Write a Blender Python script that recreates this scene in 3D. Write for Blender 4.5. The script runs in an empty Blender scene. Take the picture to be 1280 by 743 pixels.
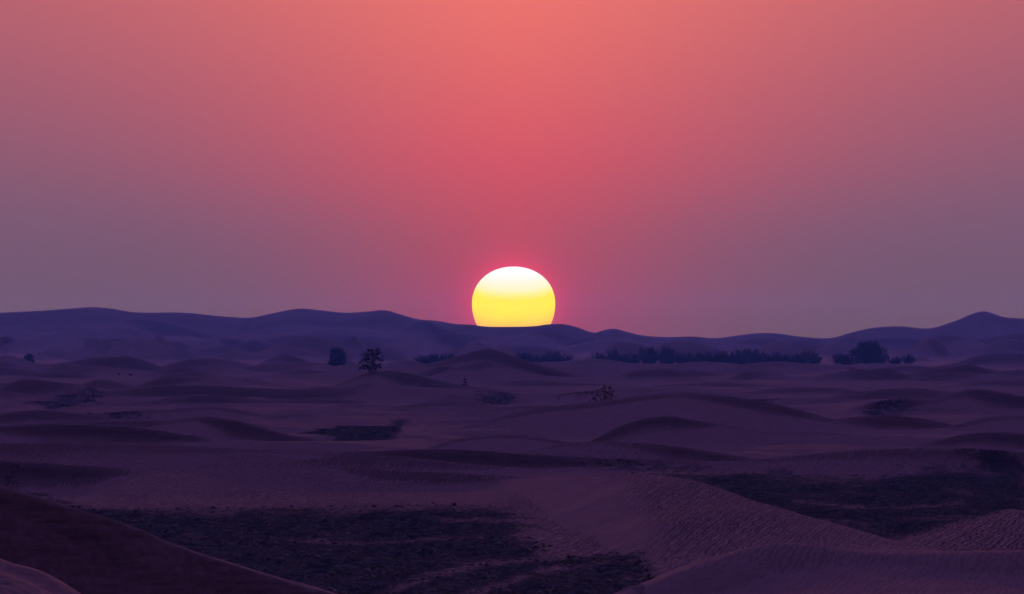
import bpy, math, random, time
import numpy as np
from mathutils import Vector, Matrix, Quaternion
T0 = time.time()
S = bpy.context.scene
COL = S.collection
R = math.radians

# ------------------------------------------------------------------ camera
FPX = 11270.0            # focal length in pixels of a 1280 px wide picture (telephoto)
CAMH = 8.0               # eye height above the plain between the dunes
V0 = 425.0               # row of the true horizon
cam = bpy.data.cameras.new('camera'); camo = bpy.data.objects.new('camera', cam); COL.objects.link(camo)
cam.sensor_width = 36.0; cam.lens = 36.0*FPX/1280.0
camo.location = (0, 0, CAMH)
camo.rotation_euler = (R(90)+math.atan((V0-371.5)/FPX), 0, 0)
cam.clip_start = 1.0; cam.clip_end = 200000.0
S.camera = camo

# ------------------------------------------------------------------ world (dusk sky)
SUN_EL = 2.1
w = bpy.data.worlds.new('World'); S.world = w; w.use_nodes = True
nt = w.node_tree; nt.nodes.clear()
def N(tree, kind, **kw):
    n = tree.nodes.new(kind)
    for k, v in kw.items(): setattr(n, k, v)
    return n
def M(tree, op, a, b=None, c=None, clamp=False):
    n = tree.nodes.new('ShaderNodeMath'); n.operation = op; n.use_clamp = clamp
    for i, v in enumerate((a, b, c)):
        if v is None: continue
        if isinstance(v, (int, float)): n.inputs[i].default_value = v
        else: tree.links.new(v, n.inputs[i])
    return n.outputs[0]
def VM(tree, op, a, b=None, scale=None):
    n = tree.nodes.new('ShaderNodeVectorMath'); n.operation = op
    for i, v in enumerate((a, b)):
        if v is None: continue
        if isinstance(v, (tuple, list)): n.inputs[i].default_value = v
        else: tree.links.new(v, n.inputs[i])
    if scale is not None:
        if isinstance(scale, (int, float)): n.inputs['Scale'].default_value = scale
        else: tree.links.new(scale, n.inputs['Scale'])
    return n.outputs[0]
def ramp(tree, fac, stops, interp='LINEAR'):
    n = tree.nodes.new('ShaderNodeValToRGB'); cr = n.color_ramp; cr.interpolation = interp
    while len(cr.elements) > 1: cr.elements.remove(cr.elements[0])
    first = True
    for p, c in stops:
        if first: e = cr.elements[0]; e.position = p; first = False
        else: e = cr.elements.new(p)
        e.color = (*c, 1) if len(c) == 3 else c
    tree.links.new(fac, n.inputs[0])
    return n.outputs[0]
def lin(c):
    c = np.asarray(c, float)/255.0
    return np.where(c <= 0.04045, c/12.92, ((c+0.055)/1.055)**2.4)
# sky colours by elevation (degrees): the column over the sun, and the same height well to the side
SKY_EL = [-0.2, 0.08, 0.28, 0.64, 1.14, 1.65, 2.16]
SKY_CEN = [(.30,.050,.075),(.34,.051,.085),(.40,.059,.092),(.465,.076,.106),(.64,.094,.122),(.74,.134,.136),(.83,.172,.150)]
SKY_SID = [(.132,.074,.065),(.138,.077,.075),(.152,.085,.105),(.180,.094,.145),(.235,.103,.158),(.32,.107,.158),(.40,.115,.156)]
SKY_WID = [0.9, 0.95, 1.05, 1.25, 1.78, 2.05, 2.3]       # half width of the glow in degrees
tc = N(nt, 'ShaderNodeTexCoord'); sx = N(nt, 'ShaderNodeSeparateXYZ')
nt.links.new(tc.outputs['Generated'], sx.inputs[0])
dx, dy, dz = sx.outputs
el = M(nt, 'MULTIPLY', M(nt, 'ARCSINE', dz), 180/math.pi)
az = M(nt, 'MULTIPLY', M(nt, 'ARCTAN2', dx, dy), 180/math.pi)
ERANGE = 3.2
te = M(nt, 'DIVIDE', M(nt, 'ADD', el, 0.4), ERANGE, clamp=True)
def stops_for(vals):
    xs = np.linspace(-0.4, ERANGE-0.4, 26)
    v = np.array(vals, float)
    e = np.array(SKY_EL+[SKY_EL[-1]+0.8]); v = np.vstack([v, v[-1]+(v[-1]-v[-2])*0.9])
    # smooth interpolation (Hermite)
    m = np.gradient(v, e, axis=0)
    out = []
    for x in xs:
        x = min(max(x, e[0]), e[-1]); i = min(max(np.searchsorted(e, x)-1, 0), len(e)-2)
        h = e[i+1]-e[i]; t = (x-e[i])/h
        y = (2*t**3-3*t*t+1)*v[i]+(t**3-2*t*t+t)*h*m[i]+(-2*t**3+3*t*t)*v[i+1]+(t**3-t*t)*h*m[i+1]
        out.append(tuple(np.clip(y, 0, 5)))
    return [(i/25.0, o) for i, o in enumerate(out)]
cen = ramp(nt, te, stops_for(SKY_CEN))
sid = ramp(nt, te, stops_for(SKY_SID))
wid = ramp(nt, te, stops_for([(a/4, a/4, a/4) for a in SKY_WID]))
wsep = N(nt, 'ShaderNodeSeparateColor'); nt.links.new(wid, wsep.inputs[0])
wd = M(nt, 'MULTIPLY', wsep.outputs[0], 4.0)
q = M(nt, 'DIVIDE', M(nt, 'ABSOLUTE', M(nt, 'SUBTRACT', az, 0.01)), wd)
g = M(nt, 'EXPONENT', M(nt, 'MULTIPLY', M(nt, 'POWER', q, 1.55), -1.0))
mixf = N(nt, 'ShaderNodeMix', data_type='RGBA'); nt.links.new(g, mixf.inputs['Factor'])
nt.links.new(sid, mixf.inputs['A']); nt.links.new(cen, mixf.inputs['B'])
frame_sky = mixf.outputs['Result']
# tight red aureole round the disc
ca = M(nt, 'MULTIPLY', M(nt, 'SUBTRACT', az, 0.01), 1.0)
ce = M(nt, 'SUBTRACT', el, 0.235)
rr = M(nt, 'SQRT', M(nt, 'ADD', M(nt, 'MULTIPLY', ca, ca), M(nt, 'MULTIPLY', ce, ce)))
aur = M(nt, 'EXPONENT', M(nt, 'MULTIPLY', M(nt, 'MAXIMUM', M(nt, 'SUBTRACT', rr, 0.245), 0.0), -12.0))
aurc = VM(nt, 'SCALE', (0.30, 0.0, 0.02), scale=aur)
frame_sky = VM(nt, 'ADD', frame_sky, aurc)
# the rest of the dome: Nishita twilight, tinted by the dusk haze, plus the wide afterglow
sky = N(nt, 'ShaderNodeTexSky', sky_type='NISHITA'); sky.sun_disc = False
sky.sun_elevation = R(SUN_EL); sky.sun_rotation = 0.0
sky.air_density = 1.5; sky.dust_density = 2.0; sky.ozone_density = 6.0
dome = VM(nt, 'MULTIPLY', sky.outputs[0], (0.0012, 0.0005, 0.0003))
theta = M(nt, 'MULTIPLY', M(nt, 'ARCCOSINE', M(nt, 'ADD', M(nt, 'MULTIPLY', dy, math.cos(R(4))), M(nt, 'MULTIPLY', dz, math.sin(R(4))), clamp=False)), 180/math.pi)
tn = M(nt, 'DIVIDE', theta, 37.0)
lobe = M(nt, 'EXPONENT', M(nt, 'MULTIPLY', M(nt, 'MULTIPLY', tn, tn), -1.0))
hz = N(nt, 'ShaderNodeMapRange', interpolation_type='SMOOTHSTEP'); nt.links.new(el, hz.inputs['Value'])   # the dusty band dims the sky low down
hz.inputs['From Min'].default_value = -3; hz.inputs['From Max'].default_value = 22; hz.inputs['To Min'].default_value = .38; hz.inputs['To Max'].default_value = 1
lobec = VM(nt, 'SCALE', (0.80, 0.46, 1.58), scale=M(nt, 'MULTIPLY', lobe, hz.outputs[0]))
ga = M(nt, 'DIVIDE', az, 7.0); ge = M(nt, 'DIVIDE', M(nt, 'SUBTRACT', el, 3.0), 13.0)
gl = M(nt, 'EXPONENT', M(nt, 'MULTIPLY', M(nt, 'ADD', M(nt, 'MULTIPLY', ga, ga), M(nt, 'MULTIPLY', ge, ge)), -1.0))
dome = VM(nt, 'ADD', VM(nt, 'ADD', dome, lobec), VM(nt, 'SCALE', (.44, .07, .01), scale=gl))
sdot = M(nt, 'MULTIPLY', M(nt, 'ARCCOSINE', dy), 180/math.pi)
mr = N(nt, 'ShaderNodeMapRange', interpolation_type='SMOOTHSTEP')
nt.links.new(sdot, mr.inputs['Value']); mr.inputs['From Min'].default_value = 3.7; mr.inputs['From Max'].default_value = 15
mx = N(nt, 'ShaderNodeMix', data_type='RGBA')
nt.links.new(mr.outputs[0], mx.inputs['Factor']); nt.links.new(frame_sky, mx.inputs['A']); nt.links.new(dome, mx.inputs['B'])
bg = N(nt, 'ShaderNodeBackground'); bg.inputs['Strength'].default_value = 1.0
nt.links.new(mx.outputs['Result'], bg.inputs['Color'])
wo = N(nt, 'ShaderNodeOutputWorld'); nt.links.new(bg.outputs[0], wo.inputs['Surface'])
w.cycles.sampling_method = 'MANUAL'; w.cycles.sample_map_resolution = 2048

# ------------------------------------------------------------------ sun lamp
sl = bpy.data.lights.new('sun_lamp', 'SUN'); sl.energy = 3.0; sl.angle = R(0.53); sl.color = (1.0, 0.40, 0.24)
slo = bpy.data.objects.new('sun_lamp', sl); COL.objects.link(slo)
slo.rotation_euler = Vector((0, -math.cos(R(SUN_EL)), -math.sin(R(SUN_EL)))).to_track_quat('-Z', 'Y').to_euler()
slo.location = (0, 200, 60)

# ------------------------------------------------------------------ exposure, render
S.view_settings.view_transform = 'Standard'; S.view_settings.look = 'None'
S.view_settings.exposure = 0; S.view_settings.gamma = 1; S.view_settings.use_curve_mapping = False
S.render.engine = 'CYCLES'
S.cycles.use_denoising = True
S.cycles.max_bounces = 6; S.cycles.volume_bounces = 0; S.cycles.diffuse_bounces = 2

# ------------------------------------------------------------------ noise
_rng = np.random.RandomState(7)
_LAT = _rng.rand(8, 256, 256)
def vnoise(x, y, seed=0):
    L = _LAT[seed % 8]; xi = np.floor(x).astype(np.int64); yi = np.floor(y).astype(np.int64)
    fx = x-xi; fy = y-yi; fx = fx*fx*fx*(fx*(fx*6-15)+10); fy = fy*fy*fy*(fy*(fy*6-15)+10)
    ox = seed*37; a = (xi+ox) & 255; b = (xi+1+ox) & 255; c = yi & 255; d = (yi+1) & 255
    return ((L[a, c]*(1-fx)+L[b, c]*fx)*(1-fy)+(L[a, d]*(1-fx)+L[b, d]*fx)*fy)*2-1
def fbm(x, y, seed=0, o=4, gain=.5):
    s = 0; a = 1.0; f = 1.0
    for i in range(o):
        s = s+a*vnoise(x*f+17.3*i, y*f-9.1*i, seed+i); a *= gain; f *= 2.03
    return s

# ------------------------------------------------------------------ dunes
# each dune: crest line as (column, row[, distance]) seen along the photograph's sight lines, crest distance,
# row where its apron meets the plain, height of the slip face along the crest (metres), crest rounding, back slope, object name
D = []
def dune(pts, d, vb=None, slip=0.0, r=6.0, back=0.06, name=None, ss=0.62, sa=None, taper=0.05, kf=1.0, h=None, fs=1.0):
    if h is not None:            # distance at which the highest crest point stands h metres over the plain
        vt = min(p[1] for p in pts); d = (CAMH-h)*FPX/(vt-V0)
    P = [(p[0], p[1], p[2] if len(p) > 2 else d) for p in pts]
    u = np.array([p[0] for p in P], float); v = np.array([p[1] for p in P], float); dd = np.array([p[2] for p in P], float)
    X = (u-640)/FPX*dd; Z = CAMH-(v-V0)/FPX*dd; Y = dd
    # dense, smooth crest (Catmull style in the parameter u)
    uu = np.linspace(u[0], u[-1], max(40, len(u)*16))
    def herm(val):
        m = np.zeros_like(val); dl = np.diff(val)/np.diff(u)
        m[1:-1] = (dl[:-1]+dl[1:])/2; m[0] = dl[0]; m[-1] = dl[-1]
        i = np.clip(np.searchsorted(u, uu)-1, 0, len(u)-2); h = u[i+1]-u[i]; t = (uu-u[i])/h
        return (2*t**3-3*t*t+1)*val[i]+(t**3-2*t*t+t)*h*m[i]+(-2*t**3+3*t*t)*val[i+1]+(t**3-t*t)*h*m[i+1]
    if isinstance(slip, (int, float)): sl_ = np.full(len(uu), float(slip))
    else: sl_ = np.interp(uu, [s[0] for s in slip], [s[1] for s in slip])
    sl_ = sl_*fs
    zx, zy, zz = herm(X), herm(Y), herm(Z)
    pk = int(np.argmax(zz))
    if sa is None:
        db = CAMH*FPX/(vb-V0) if vb is not None else zy[pk]*0.8
        run = max(zy[pk]-db, 4.0); sa = max(zz[pk]-sl_[pk]*0.8, 0.1)/run; sa = max(sa, 0.07 if zy[pk] > 1000 else 0.048); sl_ = sl_*(1.9 if zy[pk] > 1300 else 1.35)
    if sl_.max() > .45 and name != 'far': r = r*.55
    D.append(dict(x=zx, y=zy, z=zz, slip=sl_, r=r, back=back, sa=sa, ss=ss, name=name, taper=taper,
                  eL=u[0] <= 2, eR=u[-1] >= 1278, kf=kf, seed=len(D)))
def report():
    for k in D:
        i = int(np.argmax(k['z'])); print('DUNE u=%.0f v=%.1f d=%.0f h=%.2f slip=%.2f sa=%.3f' % (k['x'][i]/k['y'][i]*FPX+640, (CAMH-k['z'][i])*FPX/k['y'][i]+V0, k['y'][i], k['z'][i], k['slip'].max(), k['sa']))
def eval_dune(k, X, Y):
    x, y, z = k['x'], k['y'], k['z']
    yc = np.interp(X, x, y); zc = np.interp(X, x, z); slp = np.interp(X, x, k['slip'])
    L = x[0]-X; Rr = X-x[-1]; sc = yc*0.02
    lo = np.where(L > 0, L, 0); ro = np.where(Rr > 0, Rr, 0)
    drop = np.where(L > 0, (0.35*sc*(1-np.exp(-lo/sc/3))*(.5+.5*vnoise(X/(sc*3)+3.3, Y*0, k['seed'])) if k['eL'] else k['taper']*lo), 0)
    drop = drop+np.where(Rr > 0, (0.35*sc*(1-np.exp(-ro/sc/3))*(.5+.5*vnoise(X/(sc*3)+7.7, Y*0, k['seed'])) if k['eR'] else k['taper']*ro), 0)
    if not k['eL']: slp = slp*np.exp(-lo/4)
    if not k['eR']: slp = slp*np.exp(-ro/4)
    t = yc-Y; r = k['r']
    rnd = np.sqrt(t*t+r*r)-r
    f = k['sa']*rnd+np.where(t > 0, slp*(.5-.5*np.exp(-(k['ss']*np.maximum(t, 0)/np.maximum(slp, 1e-3)))+.5*np.tanh(k['ss']*np.maximum(t, 0)/np.maximum(slp, 1e-3))), 0)
    b = k['back']*rnd
    return zc-drop-np.where(t > 0, f, b)

# --- far range
dune([(0,391),(60,388),(100,385),(117,384),(140,386),(165,390),(230,391),(290,396.5),(315,397),(340,392),(375,386),(400,388),(430,391),(455,390),(482,388),(500,393),(522,399),(545,401),(570,405),(590,406),(605,408),(640,408.5),(670,407.5),(685,405.5),(705,405.5),(720,409),(743,416),(755,413),(767,411),(780,414),(800,419),(830,421.5),(865,421),(895,423),(920,420),(945,417),(970,417),(1000,421),(1040,422.5),(1065,416),(1090,410.5),(1125,408.5),(1165,411),(1195,402),(1230,390),(1255,397),(1280,399)],
     5200, sa=0.17, r=14, back=.05, name='far')
F = dict(name='far', sa=.075, back=.09, fs=6.0, ss=.5)
dune([(0,405),(18,409),(50,416),(80,417)], 4700, r=6, **F)
dune([(55,424),(85,412),(104,408),(118,409),(140,414),(165,420)], 4600, r=6, **F)
dune([(120,412),(145,404),(170,400),(188,399.5),(210,403),(240,412),(270,420),(300,423)], 4800, r=5, slip=[(150,0),(200,1.5),(240,.5)], **F)
dune([(40,438),(70,428),(105,421),(130,423),(160,422),(185,427),(210,434),(240,441)], 4100, r=5, slip=[(90,0),(180,2),(230,0)], **F)
dune([(205,441),(235,432),(270,421),(292,423),(310,428),(335,439),(350,444)], 4300, r=3, slip=[(270,0),(295,1.6),(340,.3)], **F)
dune([(255,424),(300,420),(340,418),(400,411),(430,409),(470,412),(500,416)], 4900, r=8, **F)
dune([(330,424),(380,419),(430,420),(480,423)], 4500, r=5, slip=1.0, **F)
dune([(480,418),(510,408),(528,400.5),(545,405),(560,412),(590,418)], 4800, r=4, slip=[(500,0),(540,1.5)], **F)
dune([(475,441),(500,434),(530,423),(555,416.5),(575,420),(600,429),(630,434)], 4350, r=4, slip=[(530,0),(570,1.5),(620,0)], **F)
dune([(610,425),(640,421),(665,414),(682,411),(700,415),(725,424),(745,428)], 4700, r=4, slip=[(660,0),(700,1.2)], **F)
dune([(670,440),(700,434),(740,426),(765,421),(800,425),(830,426)], 4450, r=5, **F)
dune([(790,434),(830,428),(860,425),(885,427),(910,432),(940,437)], 4500, r=4, slip=[(850,0),(900,1)], **F)
dune([(930,436),(965,430),(1000,424),(1040,426),(1070,424),(1110,421),(1160,423),(1210,421.5),(1240,426)], 4600, r=6, slip=.8, **F)
dune([(1110,446),(1150,440),(1185,431),(1205,428),(1225,424),(1250,420),(1280,416)], 4200, r=5, slip=[(1150,0),(1210,1.2),(1280,1.2)], **F)
dune([(960,446),(1000,441),(1040,437),(1070,434),(1085,433),(1110,438),(1140,444)], 4000, r=4, slip=.8, **F)
dune([(1090,433),(1105,434),(1125,441),(1145,448)], 3900, r=2, **F)
dune([(0,436),(40,432),(80,436),(120,441)], 4000, r=5, **F)
dune([(360,446),(400,438),(450,434),(500,437),(540,444)], 3900, r=8, slip=.8, **F)
dune([(560,446),(600,438),(650,432),(690,436),(740,445)], 3950, r=8, slip=.8, **F)
# --- dunes of the middle distance
dune([(-5,447),(10,444),(25,448),(45,454)], 2500, 462, r=3, slip=.5, name='dune')
dune([(25,459),(50,457),(75,453.5),(105,448),(135,445),(160,445),(175,448),(190,454),(205,460),(225,467)], 2150, 476, r=5, slip=[(60,.2),(130,1.6),(180,1.6),(220,.5)], name='dune')
dune([(55,474),(80,464),(100,459),(125,457),(150,462)], 1980, 477, r=3, slip=[(60,.2),(90,.9),(150,.2)])
dune([(205,464),(235,460),(262,456),(278,456.5),(292,461),(305,465)], 2600, 468, r=4, slip=.5)
dune([(290,466),(320,456),(340,447),(355,442.5),(372,447),(395,456),(412,461)], 2700, 466, r=2.5, slip=[(330,.3),(360,1.6),(400,.8)], name='dune')
dune([(270,469),(300,464.5),(335,461),(365,459),(395,461),(430,463.5),(480,463)], 2250, 474, r=3, slip=.8)
dune([(225,474),(290,471),(345,473),(390,470),(440,467)], 1950, 482, r=4, slip=.5, h=1.2)
dune([(480,463),(520,457),(555,450),(580,443),(598,438),(609,435.8),(620,438),(645,446.5),(670,455),(700,464),(740,474),(780,479)], 1800, 486, r=4, slip=[(520,.2),(590,1.0),(620,1.7),(680,1.9),(720,.8),(760,.2)], name='dune')
dune([(540,470),(565,461),(590,455),(612,452),(640,460),(680,470)], 1700, 484, r=6, slip=[(560,.2),(600,.8),(640,.2)])
dune([(680,464),(700,458),(720,453.5),(735,453.5),(750,458),(775,462)], 2350, 470, r=3, slip=.7)
dune([(770,461),(800,459),(840,458),(870,457),(900,458),(930,461)], 2500, 466, r=5, slip=.4)
dune([(760,476),(800,472),(835,466),(858,462),(880,463),(905,468),(935,476)], 1900, 484, r=3, slip=[(800,.1),(860,1.1),(920,.4)], name='dune')
dune([(900,470),(922,464),(945,456.5),(965,460),(990,466),(1020,470)], 2150, 476, r=4, slip=[(910,.1),(950,.8),(1000,.3)], name='dune')
dune([(960,466),(990,462),(1015,459),(1040,461),(1080,464)], 2300, 471, r=3, slip=.7)
dune([(1080,463),(1105,459),(1130,456),(1150,457),(1180,462),(1210,466),(1240,470)], 2250, 478, r=3, slip=[(1080,.2),(1120,1.2),(1200,1.2),(1240,.3)], name='dune')
dune([(1175,458),(1200,452),(1215,447),(1240,443),(1280,441)], 2700, 468, r=5, slip=1.2, name='dune')
dune([(1050,479),(1075,473),(1100,468),(1120,466),(1145,468),(1170,474)], 1850, 486, r=3, slip=.8)
dune([(1160,484),(1190,477),(1215,471),(1240,466),(1280,461)], 1950, 485, r=4, slip=[(1160,.2),(1230,1.0),(1280,1.4)], name='dune')
dune([(800,484),(850,480),(900,478),(950,481),(1000,485)], 1650, 491, r=5, slip=.4, h=1.1)
dune([(930,492),(970,486),(1010,484),(1050,486),(1090,492)], 1400, 499, r=4, slip=.5, h=1.2)
dune([(1170,489),(1200,481),(1225,476),(1255,475),(1280,476.5)], 1600, 494, r=3, slip=1.0, h=1.5)
dune([(0,463),(30,461),(60,466),(100,474)], 2000, 476, r=6, slip=.3)
dune([(0,478),(25,478.5),(50,481),(80,485)], 1600, 488, r=3, slip=.9, h=1.2)
# --- nearer rows
dune([(0,487),(30,492),(60,494),(100,491.5),(140,487),(180,483),(230,481),(300,484),(380,487),(430,485),(470,482)], 1350, 505, r=3, slip=[(0,.9),(60,.7),(140,.5),(200,1.3),(300,1.5),(420,1.0),(470,.2)], name='dune', h=2.1)
dune([(390,490),(415,483),(437,474),(460,466),(485,463.5),(510,466.5),(540,474),(575,481),(600,484.5),(640,487)], 1430, 498, r=4, slip=[(400,.2),(470,.3),(500,1.1),(560,1.3),(610,.4)], name='dune')
dune([(580,486),(610,480),(640,476),(665,475),(700,477),(740,479),(790,481)], 1580, 492, r=3, slip=[(580,.2),(640,.7),(700,.5),(790,.5)], h=1.3)
dune([(700,493),(740,488),(790,486),(840,487),(900,490)], 1250, 502, r=5, slip=.3)
dune([(470,512),(520,505),(555,502.5),(590,503),(620,508)], 1090, 518, r=5, slip=.4, h=1.0)
dune([(560,520),(600,513),(640,508),(700,507),(740,509)], 960, 530, r=6, slip=[(560,.2),(640,.2),(700,.4)], h=1.2)
dune([(560,538),(600,528),(650,515),(690,508),(735,503.5),(780,497.5),(820,493),(855,491.5),(900,494),(960,503),(1010,515),(1060,530),(1100,545),(1140,556)], 790, 574, r=5,
     slip=[(560,.1),(650,.35),(750,.42),(850,.28),(900,.6),(960,.75),(1010,.5),(1060,.15)], back=.05, name='dune')
dune([(725,557),(745,548),(770,535),(795,526),(820,521),(840,520.5),(860,524),(900,530),(960,540)], 715, sa=.06, r=4, slip=[(725,.5),(780,1.0),(840,1.1),(900,.2)], h=2.2)
dune([(60,529),(100,526),(160,525),(215,525.5),(240,528)], 905, 541, r=2, slip=.5, h=1.0)
dune([(0,533),(30,530.5),(60,529),(110,530),(170,534),(210,540),(250,546),(300,557)], 850, 566, r=3, slip=[(0,.4),(60,1.0),(150,1.1),(220,.9),(290,.4)], name='dune', h=1.9)
dune([(170,540),(195,531),(225,524),(260,521.5),(290,525),(320,532),(350,541),(390,549),(430,555)], 815, 568, r=4, slip=[(180,.1),(250,.3),(290,1.1),(350,1.0),(400,.6)], name='dune', h=2.1)
dune([(170,514),(220,511),(260,508),(290,511),(330,519)], 960, 524, r=5, slip=.3, h=1.2)
dune([(290,529),(330,527),(380,527),(430,528.5),(470,525),(500,519),(525,511),(545,506)], 900, 536, r=2, slip=[(290,.8),(400,.7),(500,.7)], h=0.62)
dune([(0,506),(50,508),(110,503),(180,506)], 1080, 517, r=8, slip=.2)
dune([(1040,516),(1070,509),(1100,501.5),(1125,498.5),(1160,500.5),(1190,505)], 1000, 511, r=2, slip=[(1040,.3),(1090,.9),(1150,.5)], h=1.15)
dune([(1040,526),(1070,521),(1110,520),(1150,522.5),(1185,529),(1210,534)], 850, 540, r=2, slip=[(1050,.3),(1100,.9),(1180,.7)], h=1.15)
dune([(1110,522),(1140,512),(1165,501),(1190,492),(1210,487),(1230,487),(1255,491),(1280,496)], 1010, 532, r=3, slip=[(1110,.1),(1200,.5),(1240,1.3),(1280,1.3)], name='dune')
dune([(1140,545),(1180,535),(1220,525),(1250,520),(1280,519)], 850, 556, r=8, slip=.3, h=1.4)
dune([(0,555,515),(40,553.5,515),(90,553,515),(160,554,520),(210,556,530),(300,560,548),(380,562,560),(440,563,568)], 520, r=7, slip=[(0,1.0),(150,.7),(300,.35),(440,.1)], ss=.3, sa=.04, name='dune')
dune([(0,575),(40,576),(80,579),(120,583),(150,586),(175,590)], 486, sa=.02, r=1.0, slip=[(0,1.6),(60,1.6),(110,1.1),(150,.4),(175,.05)])
dune([(130,606),(170,600),(215,590),(265,583),(320,581),(370,583.5),(430,583.5),(480,587),(550,590),(620,594),(680,597)], 495, 618, r=6,
     slip=[(130,.05),(300,.1),(420,.1),(450,.35),(540,.5),(620,.25),(680,.05)], name='dune')
dune([(400,567),(450,564.5),(500,562),(550,561),(600,562.5),(640,566),(700,569),(760,573),(840,575.5),(900,577.5),(960,580)], 655, 592, r=2.5,
     slip=[(400,.1),(480,.6),(560,1.0),(700,.9),(800,1.0),(860,.7),(940,.2)], name='dune', h=1.3)
dune([(530,562),(548,556),(575,548.5),(610,544),(645,544),(675,547),(700,551),(730,556)], 730, 578, r=6, slip=.2, name='dune', h=1.4)
dune([(655,567),(680,560),(705,555),(740,553),(790,553.5),(840,557.5),(880,563),(915,569),(945,574)], 690, 588, r=4, slip=[(660,.1),(780,.2),(840,.7),(900,.6),(940,.2)], name='dune', h=1.5)
dune([(930,577),(970,572),(1010,568),(1070,563),(1140,560.5),(1200,561),(1240,563),(1280,565)], 640, 596, r=10, ss=.35, slip=[(930,.15),(1050,.4),(1180,.7),(1280,1.0)], name='dune', h=1.4)
dune([(1010,503),(1050,494),(1100,487),(1150,486),(1190,491),(1230,500)], 1000, 508, r=3, slip=[(1010,.2),(1090,1.0),(1200,.7)], h=1.6)
dune([(410,524),(480,512),(540,498),(580,494),(640,498),(690,506)], 1000, 520, r=3, slip=[(410,.3),(520,.3),(600,.5),(690,.2)], h=1.0)
dune([(170,503),(250,494),(330,500),(420,499),(470,503)], 1000, 510, r=3, slip=[(170,.2),(260,.9),(330,.3),(400,.8),(470,.2)], h=1.3)
dune([(0,517),(50,512),(110,518),(160,526)], 1000, 530, r=3, slip=[(0,.8),(60,.8),(150,.3)], h=1.2)
dune([(1130,562),(1170,551),(1210,542),(1250,540),(1280,542)], 700, 572, r=3, slip=[(1090,.1),(1200,.5),(1280,.9)], h=1.3)
dune([(330,581),(400,573),(470,570),(540,575),(600,582)], 600, 590, r=4, slip=[(330,.1),(450,.35),(560,.3)], h=1.0)
# --- front
dune([(560,604,515),(640,599,490),(720,595,455),(790,593.5,430),(850,598,412),(900,610,390),(940,624,372),(980,637,356),(1050,658,334),(1130,679,316),(1180,690,308),(1230,702,300)], 450, sa=.012, r=5, slip=0.0, back=.05, name='dune', kf=2)
dune([(760,752,262),(800,734,272),(850,712,284),(900,697,294),(950,684,300),(980,681,302),(1020,684,302),(1060,690,300),(1130,691,298),(1200,691,296),(1280,689,294)], 300, sa=.15, r=6, back=.04, name='dune')
dune([(1110,692,330),(1150,676,350),(1190,662,366),(1230,652,376),(1280,640,388)], 370, sa=.012, r=8, back=.02, name='dune')
dune([(-10,610),(0,612),(40,622),(100,640),(180,665),(240,688),(320,714),(380,732),(440,750),(520,785)], 110, sa=.02, ss=.40, r=.4, slip=4.0, back=.05, name='foreground_dune', taper=.12)
dune([(-10,704),(0,708),(40,721),(75,738),(100,754),(150,790)], 86, sa=.03, r=5, slip=0, back=.12, name='foreground_dune', taper=.12)

def scatter_dunes(n, d0, d1, h0, h1, w0, w1, seed, name=None, sa=.06, ss=.55, umax=1000):
    """small nameless dunes between the large ones: crescent crests with a slip face on one flank"""
    g_ = np.random.RandomState(seed)
    for i in range(n):
        d = math.exp(g_.uniform(math.log(d0), math.log(d1))); uc = g_.uniform(-umax*.15, umax*1.45)
        if 1100 < d < 1750 and 560 < uc < 1010 and h1 > 1.2: d *= 1.45
        wpx = g_.uniform(w0, w1); hw = wpx*d/FPX/2; xc = (uc-640)/FPX*d; h = g_.uniform(h0, h1)
        q = np.linspace(-1, 1, 41); pk = g_.uniform(-.35, .35)
        qq = np.where(q < pk, (q-pk)/(1+pk), (q-pk)/(1-pk))
        prof = np.where(np.abs(qq) < 1, (1-np.abs(qq)**g_.uniform(1.3, 2.2))**1.1, 0)
        if name == 'far':
            h = min(h, CAMH-(np.interp(uc, D[0]['x']/D[0]['y']*FPX+640, (CAMH-D[0]['z'])*FPX/D[0]['y']+V0)+7-V0)/FPX*d)
        zz = (h+.5)*prof-.5+.06*h*np.sin(q*g_.uniform(4, 9)+g_.uniform(0, 6))
        yy = d+hw*g_.uniform(-.5, .5)*q+hw*g_.uniform(-.5, .5)*q*q
        side = g_.uniform(-1, 1); sl_ = h*g_.uniform(.45, .95)*np.clip(.35+np.sign(side)*q*1.2+g_.uniform(0, .6), .04, 1)*np.clip(prof*1.5, 0, 1)
        D.append(dict(x=xc+q*hw, y=yy, z=zz, slip=np.maximum(sl_, .02), r=g_.uniform(1.5, 5), back=.06, sa=sa*g_.uniform(.7, 1.6), ss=ss,
                      name=name, taper=.05, eL=False, eR=False, kf=1.0, seed=len(D)))
scatter_dunes(60, 1150, 2700, .9, 3.0, 50, 240, 4, None, .09)
scatter_dunes(16, 1300, 2300, 1.6, 3.2, 110, 260, 77, None, .09)
scatter_dunes(20, 950, 1350, .4, 1.1, 90, 300, 9, None, .09)
scatter_dunes(14, 700, 1000, .25, .65, 90, 260, 12, None, .08)
scatter_dunes(64, 3300, 4800, 4.0, 11.5, 50, 190, 21, 'far', .13, .6)
scatter_dunes(22, 2800, 3600, 1.2, 3.0, 50, 170, 33, None, .06, .5)
def smax(a, b, k):
    h = np.maximum(k-np.abs(a-b), 0)/k
    return np.maximum(a, b)+h*h*k*.25
def base_z(X, Y):
    dist = np.hypot(X, Y)
    z = 0.10*fbm(X/70, Y/110, 1, 3)
    z = z+np.clip((dist-520)/120, .12, 1)*(1-np.clip((dist-2400)/600, 0, 1))*.40*fbm(X/15, Y/20, 2, 3)
    fa = np.clip((dist-3100)/900, 0, 1)
    z = z+fa*(1.5+1.2*fbm(X/150, Y/400, 3, 2))
    return z
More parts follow.
